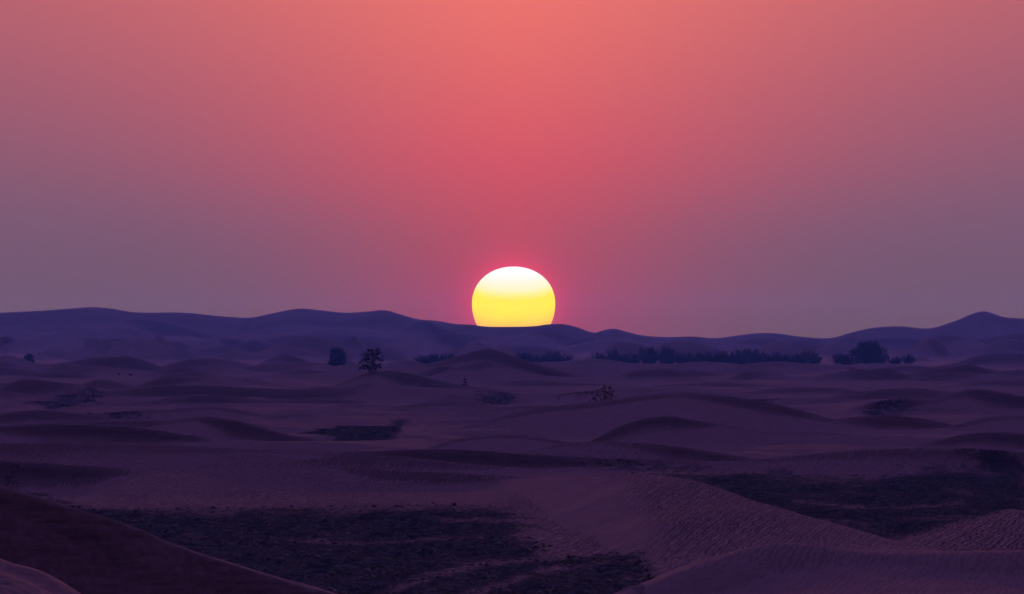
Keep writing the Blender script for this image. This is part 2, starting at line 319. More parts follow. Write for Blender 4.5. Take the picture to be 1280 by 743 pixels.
# patches of bare dark gravel between the dunes: (polygon of (column,row) on the plain)
PATCH = [
 ([(20,612),(120,641),(300,640),(560,634),(640,638),(665,655),(640,672),(700,688),(790,694),(820,712),(790,760),(400,760),(260,700),(150,668),(40,630)], 1.0),
 ([(820,592),(900,594),(1010,600),(1100,598),(1200,590),(1290,586),(1290,640),(1220,655),(1150,676),(1080,676),(1000,655),(930,634),(880,606)], 1.0),
 ([(375,546),(420,536),(470,531),(505,528),(500,540),(480,552),(430,553)], 1.0),
 ([(585,500),(625,499),(648,503),(630,509),(600,506)], .62),
 ([(670,496),(720,493),(760,495),(720,502),(690,501)], .45),
 ([(1050,517),(1090,510),(1140,510),(1145,517),(1100,521)], .62),
 ([(30,507),(80,500),(130,499),(125,507),(60,512)], .7),
 ([(90,522),(200,516),(215,522),(130,527)], .6),
 ([(905,508),(950,501),(990,499),(970,506),(930,511)], .8),
 ([(820,594),(760,592),(740,590),(800,588)], .6),
 ([(950,640),(870,645),(880,652),(990,660)], .35),
]
def patch_mask(X, Y):
    Ys = np.maximum(Y, 1.0); U = X/Ys*FPX+640; V = CAMH*FPX/Ys+V0
    U = U+fbm(X/3.0, Y/30.0, 5, 3)*5; V = V+fbm(X/4.0+50, Y/40.0, 6, 3)*1.6
    m = np.zeros_like(X)
    for poly, wt in PATCH:
        p = np.array(poly, float); inside = np.zeros(X.shape, bool); dmin = np.full(X.shape, 1e9)
        u0, u1, v0, v1 = p[:,0].min()-12, p[:,0].max()+12, p[:,1].min()-12, p[:,1].max()+12
        sel = (U > u0) & (U < u1) & (V > v0) & (V < v1) & (Y > 20)
        if not sel.any(): continue
        us, vs = U[sel], V[sel]; ins = np.zeros(us.shape, bool); dm = np.full(us.shape, 1e9)
        for i in range(len(p)):
            a, b = p[i], p[(i+1) % len(p)]
            c = (a[1] > vs) != (b[1] > vs)
            ins ^= c & (us < (b[0]-a[0])*(vs-a[1])/((b[1]-a[1]) or 1e-9)+a[0])
            e = b-a; t = np.clip(((us-a[0])*e[0]+(vs-a[1])*e[1]*9)/(e[0]**2+9*e[1]**2), 0, 1)
            dm = np.minimum(dm, np.hypot(us-a[0]-t*e[0], 3*(vs-a[1]-t*e[1])))
        s = np.where(ins, dm, -dm)
        m[sel] = np.maximum(m[sel], wt*np.clip(.5+s/(46 if V0+40 < p[:,1].mean() and p[:,1].mean() > 580 else 12), 0, 1))
    for line, wd_, wt in TRACKS:       # wind-blown sand lying in old wheel tracks across the gravel
        p = np.array(line, float); dm = np.full(X.shape, 1e9)
        sel = (V > 600) & (Y > 20); us, vs = U[sel], V[sel]; q_ = np.full(us.shape, 1e9)
        for a_, b_ in zip(p[:-1], p[1:]):
            e = b_-a_; t = np.clip(((us-a_[0])*e[0]+(vs-a_[1])*e[1]*9)/(e[0]**2+9*e[1]**2), 0, 1)
            q_ = np.minimum(q_, np.hypot((us-a_[0]-t*e[0]), 3*(vs-a_[1]-t*e[1])))
        m[sel] -= wt*np.clip(1.3-q_/wd_, 0, 1)
    return np.clip(m, 0, 1)
TRACKS = [([(440,752),(520,722),(600,704),(680,692),(740,686)], 16, .55), ([(500,768),(600,735),(680,712),(760,700)], 13, .5),
          ([(560,650),(640,651),(700,655)], 9, .45), ([(300,668),(420,676),(520,672),(600,668)], 8, .35), ([(1000,625),(1060,634),(1130,636),(1200,628)], 10, .5), ([(1010,652),(1100,655),(1200,648)], 9, .35)]
def height(X, Y, want_id=False):
    X = np.asarray(X, float); Y = np.asarray(Y, float)
    z = base_z(X, Y); dist = np.hypot(X, Y)
    idn = np.full(X.shape, -1, np.int16); top = z.copy()
    # gentle wandering so that nothing is a perfect cone
    wob = fbm(X/np.maximum(dist, 60)*40, Y/np.maximum(dist, 60)*1.0+dist/45, 3, 3)
    shp = X.shape; X = X.ravel(); Y = Y.ravel(); z = z.ravel(); idn = idn.ravel(); top = top.ravel(); wob = wob.ravel(); dist = dist.ravel()
    for i, k in enumerate(D):
        zm = k['z'].max(); ext = (zm+3)/k['sa']+5; extb = (zm+3)/k['back']+5
        sl_ = slice(None) if X.size < 10 else np.nonzero((Y > k['y'].min()-ext) & (Y < k['y'].max()+extb))[0]
        if not k['eL'] and X.size >= 10: sl_ = sl_[X[sl_] > k['x'][0]-(zm+3)/k['taper']]
        if not k['eR'] and X.size >= 10: sl_ = sl_[X[sl_] < k['x'][-1]+(zm+3)/k['taper']]
        xs, ys, ds = X[sl_], Y[sl_], dist[sl_]
        zi = eval_dune(k, xs, ys)
        t = np.clip(np.abs(np.interp(xs, k['x'], k['y'])-ys)/25.0, 0, 1)
        zi = zi+t*wob[sl_]*0.00028*ds
        kk = np.clip(ds*0.00028, .08, .9)*k['kf']
        if want_id:
            up = zi > top[sl_]+0.02; a_ = idn[sl_]; a_[up] = i; idn[sl_] = a_; top[sl_] = np.maximum(top[sl_], zi)
        z[sl_] = smax(z[sl_], zi, kk)
    z = z.reshape(shp); idn = idn.reshape(shp)
    return (z, idn) if want_id else z

# ------------------------------------------------------------------ materials
def new_mat(name):
    m = bpy.data.materials.new(name); m.use_nodes = True; t = m.node_tree; t.nodes.clear()
    o = N(t, 'ShaderNodeOutputMaterial'); b = N(t, 'ShaderNodeBsdfPrincipled'); t.links.new(b.outputs[0], o.inputs['Surface'])
    b.inputs['Roughness'].default_value = .9; b.inputs['Specular IOR Level'].default_value = .15
    return m, t, b, o
def sand_material():
    m, t, b, o = new_mat('sand')
    geo = N(t, 'ShaderNodeNewGeometry'); pos = geo.outputs['Position']
    at = N(t, 'ShaderNodeAttribute', attribute_name='gravel'); gm = at.outputs['Fac']
    def noise(vec, scale, detail=3, rough=.55):
        n = N(t, 'ShaderNodeTexNoise'); n.inputs['Scale'].default_value = scale; n.inputs['Detail'].default_value = detail
        n.inputs['Roughness'].default_value = rough; t.links.new(vec, n.inputs['Vector']); return n.outputs['Fac']
    fine = noise(VM(t, 'MULTIPLY', pos, (1, .12, 1)), 2.2, 4)
    patchy = noise(VM(t, 'MULTIPLY', pos, (1, .10, 1)), .35, 4)
    broad = noise(VM(t, 'MULTIPLY', pos, (1, .3, 1)), .02, 3)
    gmix = M(t, 'ADD', gm, M(t, 'MULTIPLY', M(t, 'SUBTRACT', patchy, .5), 1.8))
    gmix = M(t, 'ADD', gmix, M(t, 'MULTIPLY', M(t, 'SUBTRACT', fine, .5), 1.6))
    mrn = N(t, 'ShaderNodeMapRange', interpolation_type='SMOOTHSTEP'); t.links.new(gmix, mrn.inputs['Value'])
    mrn.inputs['From Min'].default_value = .22; mrn.inputs['From Max'].default_value = .95
    gf = M(t, 'MULTIPLY', mrn.outputs[0], M(t, 'MINIMUM', M(t, 'MULTIPLY', gm, 6), 1.0))
    sc = ramp(t, broad, [(.3, (.47, .325, .36)), (.7, (.53, .375, .42))])
    gc = ramp(t, fine, [(.32, (.035, .05, .055)), (.50, (.085, .105, .135)), (.66, (.18, .185, .235))])
    mc = N(t, 'ShaderNodeMix', data_type='RGBA'); t.links.new(gf, mc.inputs['Factor'])
    t.links.new(sc, mc.inputs['A']); t.links.new(gc, mc.inputs['B'])
    sp = noise(VM(t, 'MULTIPLY', pos, (1, .25, 1)), 9.0, 2)
    strk = noise(VM(t, 'MULTIPLY', pos, (.9, .25, 5)), 1.1, 4)
    vv = M(t, 'ADD', .64, M(t, 'MULTIPLY', sp, .72))
    # wind ripples
    warp = N(t, 'ShaderNodeTexNoise'); warp.inputs['Scale'].default_value = .12; warp.inputs['Detail'].default_value = 3
    t.links.new(VM(t, 'MULTIPLY', pos, (1, .08, 1)), warp.inputs['Vector'])
    s2 = N(t, 'ShaderNodeSeparateXYZ'); t.links.new(pos, s2.inputs[0])
    ph = M(t, 'ADD', s2.outputs[0], M(t, 'MULTIPLY', s2.outputs[1], -.10))
    ph = M(t, 'ADD', ph, M(t, 'MULTIPLY', M(t, 'SUBTRACT', warp.outputs['Fac'], .5), 1.6))
    ph = M(t, 'ADD', ph, M(t, 'MULTIPLY', M(t, 'SUBTRACT', fine, .5), .75))
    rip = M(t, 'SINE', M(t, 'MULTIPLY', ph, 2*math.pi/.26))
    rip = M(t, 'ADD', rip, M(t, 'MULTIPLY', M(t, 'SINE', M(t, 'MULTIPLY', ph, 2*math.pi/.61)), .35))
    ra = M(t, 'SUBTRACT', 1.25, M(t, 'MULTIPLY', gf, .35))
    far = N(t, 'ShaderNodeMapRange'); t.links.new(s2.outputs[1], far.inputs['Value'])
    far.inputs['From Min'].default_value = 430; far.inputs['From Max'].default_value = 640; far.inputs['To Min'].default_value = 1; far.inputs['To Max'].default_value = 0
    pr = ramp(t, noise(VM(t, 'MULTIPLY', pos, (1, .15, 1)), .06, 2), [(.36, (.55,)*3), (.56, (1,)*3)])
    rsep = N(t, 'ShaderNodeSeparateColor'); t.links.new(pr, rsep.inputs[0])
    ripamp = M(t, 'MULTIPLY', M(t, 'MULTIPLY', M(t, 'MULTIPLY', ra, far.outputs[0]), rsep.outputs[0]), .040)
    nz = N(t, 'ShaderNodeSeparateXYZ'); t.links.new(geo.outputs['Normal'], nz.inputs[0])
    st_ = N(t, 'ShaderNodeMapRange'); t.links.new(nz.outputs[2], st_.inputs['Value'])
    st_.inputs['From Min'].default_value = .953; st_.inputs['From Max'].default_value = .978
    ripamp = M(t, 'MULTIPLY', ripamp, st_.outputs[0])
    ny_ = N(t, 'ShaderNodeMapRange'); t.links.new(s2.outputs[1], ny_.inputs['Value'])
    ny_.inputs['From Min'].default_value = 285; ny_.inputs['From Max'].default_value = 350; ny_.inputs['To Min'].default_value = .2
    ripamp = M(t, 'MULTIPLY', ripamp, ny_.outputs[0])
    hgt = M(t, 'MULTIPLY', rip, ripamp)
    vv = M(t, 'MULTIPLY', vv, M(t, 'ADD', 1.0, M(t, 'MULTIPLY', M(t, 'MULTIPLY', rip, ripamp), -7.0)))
    vv = M(t, 'MULTIPLY', vv, M(t, 'ADD', .80, M(t, 'MULTIPLY', strk, .40)))
    t.links.new(VM(t, 'SCALE', mc.outputs['Result'], scale=vv), b.inputs['Base Color'])
    rock = noise(VM(t, 'MULTIPLY', pos, (1, .22, 1)), 3.0, 5, .65)
    hgt = M(t, 'ADD', hgt, M(t, 'MULTIPLY', M(t, 'MULTIPLY', rock, gf), .32))
    hgt = M(t, 'ADD', hgt, M(t, 'MULTIPLY', sp, .012))
    hgt = M(t, 'ADD', hgt, M(t, 'MULTIPLY', strk, .05))
    hgt = M(t, 'ADD', hgt, M(t, 'MULTIPLY', patchy, .12))
    bp = N(t, 'ShaderNodeBump'); bp.inputs['Strength'].default_value = 1.0; bp.inputs['Distance'].default_value = 1.0
    t.links.new(hgt, bp.inputs['Height']); t.links.new(bp.outputs[0], b.inputs['Normal'])
    b.inputs['Roughness'].default_value = 1.0; b.inputs['Specular IOR Level'].default_value = 0.0
    return m
SAND = sand_material()
def leaf_material(name, c1, c2):
    m, t, b, o = new_mat(name)
    oi = N(t, 'ShaderNodeNewGeometry')
    n = N(t, 'ShaderNodeTexNoise'); n.inputs['Scale'].default_value = 1.3; n.inputs['Detail'].default_value = 3
    t.links.new(oi.outputs['Position'], n.inputs['Vector'])
    t.links.new(ramp(t, n.outputs['Fac'], [(.35, c1), (.65, c2)]), b.inputs['Base Color'])
    return m
LEAF = leaf_material('leaf', (.030, .050, .026), (.075, .095, .045))
LEAFG = leaf_material('grey_leaf', (.045, .060, .045), (.10, .115, .08))
BARK = leaf_material('bark', (.05, .038, .03), (.11, .09, .07))

# ------------------------------------------------------------------ terrain sheet
t1 = time.time()
def seg(a, b, n): return list(np.linspace(a, b, n, endpoint=False))
rows = seg(14, 78, 16)+seg(78, 92, 30)+seg(92, 104, 16)+seg(104, 114, 90)+seg(114, 250, 40)+seg(250, 420, 230)+seg(420, 700, 400)+seg(700, 1120, 400)+seg(1120, 1900, 390)+seg(1900, 2800, 290)+seg(2800, 3800, 130)+seg(3800, 5260, 300)+list(np.geomspace(5260, 7000, 16))
rows = np.array(rows)
fine = np.linspace(R(-3.7), R(3.7), 540)
out = []; a = R(3.7); st = (fine[1]-fine[0])*2
while a+st < math.pi: a += st; out.append(a); st *= 1.16
out = np.array(out); cols = np.concatenate([-out[::-1], fine, out])
NR, NC = len(rows), len(cols)
AA, RR = np.meshgrid(cols, rows)
X = RR*np.sin(AA); Y = RR*np.cos(AA)
# inside the field of view the rows are lines of constant depth
Z, ID = height(X, Y, True)
G = patch_mask(X, Y)
near = np.clip((1500-np.hypot(X, Y))/900, 0, 1)
Z += G*near*(0.07*fbm(X/1.1, Y/5.0, 2, 3)+.02)
Z += np.clip((140-RR)/20, 0, 1)*(.012*fbm(X/.5, Y/.8, 6, 4)+.03*fbm(X/2.2+Y/3, Y/2, 1, 3))
# low wind-built hummocks and furrows on the front slopes
Z += np.clip((620-RR)/200, 0, 1)*np.clip((RR-180)/60, 0, 1)*(0.05*fbm(X/5+Y/60, Y/22, 4, 3))
behind = np.clip((Y+200)/200, 0, 1)
Z = Z*behind+(1-behind)*(2.5*fbm(X/90, Y/60, 5, 3)+1.0)
print('heights', time.time()-t1)
t1 = time.time()
verts = np.stack([X, Y, Z], -1).reshape(-1, 3)
# vertex normals of the whole sheet, kept when it is divided into objects
dA = np.zeros_like(verts.reshape(NR, NC, 3)); dR = dA.copy(); V3 = verts.reshape(NR, NC, 3)
dA[:, 1:-1] = V3[:, 2:]-V3[:, :-2]; dA[:, 0] = V3[:, 1]-V3[:, 0]; dA[:, -1] = V3[:, -1]-V3[:, -2]
dR[1:-1] = V3[2:]-V3[:-2]; dR[0] = V3[1]-V3[0]; dR[-1] = V3[-1]-V3[-2]
NRM = np.cross(dA, dR).reshape(-1, 3); NRM /= np.linalg.norm(NRM, axis=1, keepdims=True)+1e-12
ii, jj = np.meshgrid(np.arange(NR-1), np.arange(NC-1), indexing='ij')
q0 = (ii*NC+jj).ravel(); quads = np.stack([q0, q0+1, q0+NC+1, q0+NC], -1)
wrap = np.arange(NR-1)*NC
quads = np.vstack([quads, np.stack([wrap+NC-1, wrap, wrap+NC, wrap+2*NC-1], -1)])
fid = np.concatenate([ID[:-1, :-1].ravel(), ID[:-1, -1]])
names = [k['name'] for k in D]
# dune -> object key
key = np.full(len(quads), 0)
keys = ['sand_ground', 'far_dunes', 'foreground_dune']
lut = {-1: 0}
for i, n in enumerate(names):
    if n is None: lut[i] = 0
    elif n == 'far': lut[i] = 1
    elif n == 'foreground_dune': lut[i] = 2
    else: keys.append('dune'); lut[i] = len(keys)-1
L = np.array([lut[i] for i in range(-1, len(names))]); key = L[fid+1]
fr = np.concatenate([RR[:-1, :-1].ravel(), RR[:-1, -1]]); key[(fr > 3300)] = 1
fy = np.concatenate([Y[:-1, :-1].ravel(), Y[:-1, -1]]); key[(fy < 40)] = 0
def mesh_from(name, idx_quads, extra=None):
    used = np.unique(idx_quads); remap = np.full(len(verts), -1, np.int64); remap[used] = np.arange(len(used))
    qd = remap[idx_quads]; me = bpy.data.meshes.new(name)
    vv = verts[used]; nn = NRM[used]; gg = G.ravel()[used]
    me.vertices.add(len(vv)); me.vertices.foreach_set('co', vv.astype(np.float32).ravel())
    me.loops.add(qd.size); me.loops.foreach_set('vertex_index', qd.astype(np.int32).ravel())
    me.polygons.add(len(qd)); me.polygons.foreach_set('loop_start', np.arange(0, qd.size, 4, dtype=np.int32))
    me.polygons.foreach_set('loop_total', np.full(len(qd), 4, np.int32))
    me.update(calc_edges=True); me.validate()
    me.polygons.foreach_set('use_smooth', np.ones(len(me.polygons), bool))
    at = me.attributes.new('gravel', 'FLOAT', 'POINT'); at.data.foreach_set('value', gg.astype(np.float32))
    me.normals_split_custom_set_from_vertices(nn.astype(np.float32))
    me.materials.append(SAND)
    o = bpy.data.objects.new(name, me); COL.objects.link(o); o['kind'] = 'structure'
    return o
for k, nm in enumerate(keys):
    s = key == k
    if s.sum() < 40: continue
    mesh_from(nm, quads[s])
# small disc of ground under the camera
n = len(cols); cz = float(Z[0].mean())
me = bpy.data.meshes.new('camera_rise'); vs = [tuple(p) for p in V3[0]]+[(0, 0, cz)]
me.from_pydata(vs, [], [(n, j, (j+1) % n) for j in range(n)]); me.materials.append(SAND)
o = bpy.data.objects.new('sand_ground', me); COL.objects.link(o); o['kind'] = 'structure'
print('terrain', time.time()-t1, len(quads))

# ------------------------------------------------------------------ helpers for plants
class MB:
    def __init__(s): s.v = []; s.f = []
    def tube(s, pts, rads, n=5):
        base = len(s.v); P = [Vector(p) for p in pts]
        for i, p in enumerate(P):
            d = (P[min(i+1, len(P)-1)]-P[max(i-1, 0)]).normalized()
            a = d.orthogonal().normalized(); b = d.cross(a)
            for k in range(n):
                an = 2*math.pi*k/n; s.v.append(tuple(p+(a*math.cos(an)+b*math.sin(an))*rads[i]))
        for i in range(len(P)-1):
            for k in range(n):
                q = base+i*n+k; r_ = base+i*n+(k+1) % n
                s.f.append((q, r_, r_+n, q+n))
        s.f.append(tuple(base+(len(P)-1)*n+k for k in range(n)))
    def leaf(s, c, d, l, w, rng):
        d = Vector(d).normalized(); a = d.orthogonal().normalized()
        a.rotate(Quaternion(d, rng.uniform(0, 6.28))); c = Vector(c)
        b = len(s.v); s.v += [tuple(c), tuple(c+d*l*.5+a*w*.5), tuple(c+d*l), tuple(c+d*l*.5-a*w*.5)]
        s.f.append((b, b+1, b+2, b+3))
    def build(s, name, mat, parent=None):
        me = bpy.data.meshes.new(name); me.from_pydata(s.v, [], s.f); me.materials.append(mat)
        o = bpy.data.objects.new(name, me); COL.objects.link(o)
        if parent: o.parent = parent
        return o
def root(name, loc, label, cat, group=None):
    o = bpy.data.objects.new(name, None); COL.objects.link(o); o.location = loc; o.empty_display_size = 1
    o['label'] = label; o['category'] = cat
    if group: o['group'] = group
    return o
def ground_at(u, d):
    x = (u-640)/FPX*d; return x, d, float(height(np.array([x]), np.array([float(d)]))[0])
def rdir(rng, up=0.0):
    v = Vector((rng.gauss(0, 1), rng.gauss(0, 1), rng.gauss(0, 1)+up)); return v.normalized()

def grow(rng, H, W, stems, trunk, lean=.25, crown=.55, nleaf=1500, leaf=.25, clumps=26, spiky=0.0, gap=.35, flat=.8):
    """branches and a crown of leaf clumps; returns trunk, limb, foliage builders. Unit: metres."""
    tr, lb, fo = MB(), MB(), MB()
    tips = []
    for s_ in range(stems):
        an = rng.uniform(0, 6.28); ln = lean*rng.uniform(.3, 1.2)
        p = Vector((rng.uniform(-.04, .04)*W, rng.uniform(-.04, .04)*W, -.25)); d = Vector((math.cos(an)*ln, math.sin(an)*ln, 1)).normalized()
        pts = [p]; hh = H*trunk*rng.uniform(.85, 1.15); k = 5
        for i in range(k):
            d = (d+Vector((rng.gauss(0, .12), rng.gauss(0, .12), .05))).normalized(); p = p+d*(hh+.25)/k; pts.append(p)
        r0 = .035*H/(stems**.45); tr.tube(pts, [r0*(1.25-.12*i*1.2) for i in range(k+1)], 6)
        tips.append((pts[-1], d, r0*.5))
        tips.append((pts[-2], d, r0*.5))
    cl = []
    for c in range(clumps):
        # clump centres in an uneven dome
        an = rng.uniform(0, 6.28); rad = math.sqrt(rng.random()); zz = rng.random()
        prof = math.sqrt(max(0.02, 1-(abs(zz-(.35))/.68)**2.2))
        c_ = Vector((math.cos(an)*rad*W*.5*prof, math.sin(an)*rad*W*.5*prof, H*((1-crown)+crown*zz)*rng.uniform(.9, 1.04)))
        t0, d0, r0 = min(tips, key=lambda t: (t[0]-c_).length*rng.uniform(.7, 1.3))
        mid = (t0+c_)/2+Vector((rng.gauss(0, .03)*W, rng.gauss(0, .03)*W, rng.uniform(-.02, .05)*H))
        lb.tube([t0, t0.lerp(mid, .5)+d0*.03*H, mid, c_], [r0*.8, r0*.6, r0*.42, r0*.15], 4)
        cl.append((c_, rng.uniform(.55, 1.2)*W*.5*gap, mid))
    per = max(4, nleaf//len(cl))
    for c_, cr, mid in cl:
        for i in range(per):
            d = rdir(rng, spiky*2.2); rr_ = cr*rng.random()**.45
            p = c_+Vector((d.x*rr_, d.y*rr_, d.z*rr_*flat))
            dd = (d*(1-spiky)+Vector((d.x*.35, d.y*.35, 1))*spiky)+rdir(rng)*.25
            l = leaf*rng.uniform(.7, 1.4)*(1+spiky*1.6)
            fo.leaf(p, dd, l, leaf*rng.uniform(.45, .8)*(1-spiky*.45), rng)
        if spiky > .2:
            for i in range(5):
                d = Vector((rng.gauss(0, .35), rng.gauss(0, .35), 1)).normalized()
                tip = c_+d*cr*rng.uniform(.9, 1.5)
                lb.tube([c_, tip], [.03, .008], 3)
                for j in range(10):
                    fo.leaf(c_.lerp(tip, .25+.075*j), d+rdir(rng)*.5, leaf*.9, leaf*.3, rng)
    return tr, lb, fo
def sprays(rng, H, W, n=30, leaf=.26):
    """a thicket tree: many upright feathery stems rising from one foot"""
    tr, lb, fo = MB(), MB(), MB()
    for s_ in range(4):
        an = s_*1.6; tr.tube([(math.cos(an)*.05*W, math.sin(an)*.05*W, -.4), (math.cos(an)*.12*W, math.sin(an)*.12*W, H*.3)], [.12, .07], 6)
    hump = [(rng.uniform(-.3, .3)*W, rng.uniform(-.3, .3)*W, rng.uniform(.75, 1.0)) for _ in range(3)]
    for s_ in range(n):
        an = rng.uniform(0, 6.28); rd = math.sqrt(rng.random())
        bx, by = math.cos(an)*rd*W*.34, math.sin(an)*rd*W*.34
        hh = max(hp*math.exp(-((bx-hx)**2+(by-hy)**2)/(W*.42)**2) for hx, hy, hp in hump)*H*rng.uniform(.68, 1.04)
        tx, ty = bx*1.45+rng.gauss(0, .05)*W, by*1.45+rng.gauss(0, .05)*W
        p0, p1, p2 = Vector((bx*.4, by*.4, -.3)), Vector((bx, by, hh*.45)), Vector((tx, ty, hh))
        lb.tube([p0, p1, p2], [.05, .035, .008], 3)
        k = int(34+26*hh/H)
        for i in range(k):
            t = (i+rng.random())/k; p = p0.lerp(p1, t*2) if t < .5 else p1.lerp(p2, t*2-1)
            d = (p2-p1).normalized()*.9+rdir(rng)*.75; off = rdir(rng)*.09*W*(1-t)**.7
            fo.leaf(p+off*(1 if t < .8 else .3), d, leaf*rng.uniform(.9, 2.0), leaf*rng.uniform(.35, .6)*(1.2-t*.6), rng)
    return tr, lb, fo
def plant(name, label, cat, group, seed, u, d, mat=LEAF, rz=0, **kw):
    rng = random.Random(seed); tr, lb, fo = sprays(rng, **kw) if 'n' in kw else grow(rng, **kw)
    x, y, z = ground_at(u, d); o = root(name, (x, y, z), label, cat, group); o.rotation_euler.z = rz
    tr.build('trunk', BARK, o); lb.build('limb', BARK, o); fo.build('crown' if cat == 'tree' else 'foliage', mat, o)
    return o
def copy_tree(src, u, d, sc, rz, label, name=None):
    c = src.copy(); COL.objects.link(c); x, y, z = ground_at(u, d); c.location = (x, y, z); c.scale = sc; c.rotation_euler.z = rz
    c['label'] = label
    for ch in src.children:
        k = ch.copy(); COL.objects.link(k); k.parent = c
    return c

TL = 3000.0
mpp = TL/FPX
def ht(px, d=TL): return px*d/FPX
# round dark ghaf trees
plant('ghaf_tree', 'dense dark tree with a tall rounded block crown, left of the open bush', 'tree', None, 3, 421.5, 2560,
      H=ht(23, 2560), W=ht(19, 2560), stems=3, trunk=.25, crown=.96, nleaf=6500, leaf=.42, clumps=80, gap=.42)
plant('ghaf_tree', 'largest dark tree with a broad domed crown, at the right end of the thicket', 'tree', None, 5, 1086, 2950,
      H=ht(25, 2950), W=ht(46, 2950), stems=4, trunk=.3, crown=.98, nleaf=11000, leaf=.45, clumps=170, gap=.24)
plant('small_tree', 'small squat dark tree far left between two pale dunes', 'tree', None, 6, 36, 3000,
      H=ht(11), W=ht(11), stems=2, trunk=.2, crown=.95, nleaf=2200, leaf=.36, clumps=30, gap=.45)
# ragged spiky shrubs of the thicket: three grown, the rest copied
protos = []
GRP = 'spiky trees of the far thicket'
labs = []
TREES = [ # column, height px, width px, label
 (752, 13, 20, 'low spiky tree at the left end of the long thicket'),
 (771, 19, 18, 'tall narrow spiky tree second from the left end of the thicket'),
 (789, 14, 20, 'lower shaggy tree in a dip right of the tall narrow one'),
 (812, 20, 21, 'tallest spiky tree of the left half of the thicket'),
 (835, 19, 24, 'wide fan topped spiky tree just left of the bush dune peak'),
 (853, 14, 18, 'low shaggy tree directly above the peak of the big near dune'),
 (872, 12, 20, 'low rounded spiky tree right of the big dune peak'),
 (890, 13, 19, 'low spiky tree in the middle of the long thicket'),
 (908, 15, 19, 'medium spiky tree left of the twin topped ones'),
 (925, 18, 20, 'taller bushy tree in the right half of the thicket'),
 (940, 18, 18, 'tall tree with upright spikes beside its bushy neighbour'),
 (956, 14, 18, 'medium tree where the thicket starts to drop to the right'),
 (972, 12, 20, 'low tree in the lowest stretch of the thicket'),
 (990, 13, 18, 'low tree with ragged top third from the right end of the thicket'),
 (1003, 15, 16, 'second tree from the right end of the long thicket'),
 (1017, 14, 15, 'last tree at the right end of the long thicket with straight spikes'),
 (1049, 10, 18, 'low tree touching the left side of the large domed tree'),
 (1060, 12, 16, 'small tree tucked against the left foot of the large domed tree'),
 (1120, 7, 14, 'very low scrubby tree right of the large domed tree'),
 (1135, 10, 14, 'small round topped tree at the far right of the tree row'),
 (530, 9, 18, 'low tree at the left end of the short thicket left of the sun'),
 (543, 12, 20, 'middle tree of the short thicket left of the sun'),
 (558, 13, 18, 'highest tree of the short thicket behind the pointed dune'),
 (652, 14, 16, 'spiky tree just right of the pointed dune under the sun'),
 (664, 14, 18, 'upright spiky tree second in the thicket right of the pointed dune'),
 (677, 11, 20, 'low filler tree in the middle of the thicket below the sun'),
 (690, 15, 18, 'tallest tree of the thicket below the right side of the sun'),
 (704, 10, 18, 'low tree at the right end of the thicket below the sun'),
]
for i, (u, hp, wp, lab) in enumerate(TREES):
    rng = random.Random(100+i); d = 2950+rng.uniform(-60, 90)
    if u < 720: d = 2900+rng.uniform(-40, 60)
    if i < 5:
        o = plant('spiky_tree', lab, 'tree', GRP, 40+i*7, u, d, H=5.0, W=5.2, n=52, leaf=.34)
        protos.append(o); h, wd_ = ht(hp+4, d), ht(wp*1.5, d); o.scale = (wd_/5.2, wd_/5.2, h/5.0)
    else:
        src = protos[rng.randrange(5)]; h, wd_ = ht(hp+4, d), ht(wp*1.5, d)
        o = copy_tree(src, u, d, (wd_/5.2, wd_/5.2, h/5.0), rng.uniform(0, 6.28), lab)
# nearer bushes with open branches
plant('desert_bush', 'large open bush with branches fanning out on a dune crest left of the sun', 'bush', None, 11, 464, 1432, LEAFG,
      H=3.7, W=4.2, stems=12, trunk=.4, lean=.9, crown=.92, nleaf=3600, leaf=.12, clumps=120, spiky=.3, gap=.11)
plant('desert_bush', 'sparse bush of scattered leaf clumps on the left shoulder of the big dune', 'bush', None, 23, 757, 800, LEAFG,
      H=1.5, W=2.1, stems=11, trunk=.4, lean=1.0, crown=.94, nleaf=1300, leaf=.07, clumps=60, spiky=.1, gap=.08)
plant('low_sprig', 'trailing sprig of small leaf clumps low down left of the sparse bush', 'plant', None, 31, 741, 798, LEAFG,
      H=.55, W=1.1, stems=7, trunk=.3, lean=1.4, crown=.8, nleaf=260, leaf=.07, clumps=12, gap=.12)
plant('small_shrub', 'tiny two stemmed shrub in the hollow below the pointed dune', 'shrub', None, 37, 581, 1500, LEAFG,
      H=1.25, W=1.1, stems=4, trunk=.4, lean=.6, crown=.9, nleaf=420, leaf=.12, clumps=12, spiky=.5, gap=.3)
for u, d, h, wd_, lab, sd in [(148, 1960, .55, .5, 'left of two dark specks of scrub on the far left dune', 51), (163, 1950, .4, .9, 'flat right hand scrub of the two specks on the far left dune', 52),
                       (401, 1120, .4, .5, 'single tuft alone on the smooth slope below the open bush', 53), (568, 432, .16, .18, 'small dark tuft at the rear edge of the front gravel flat', 54),
                       (467, 430, .08, .22, 'flat tuft at the rear edge of the gravel flat left of centre', 55)]:
    plant('scrub_tuft', lab, 'shrub', None, sd, u, d, LEAFG, H=h, W=wd_, stems=4, trunk=.3, lean=.8, crown=.9, nleaf=260, leaf=.03*max(1, d/700), clumps=10, spiky=.3, gap=.3)

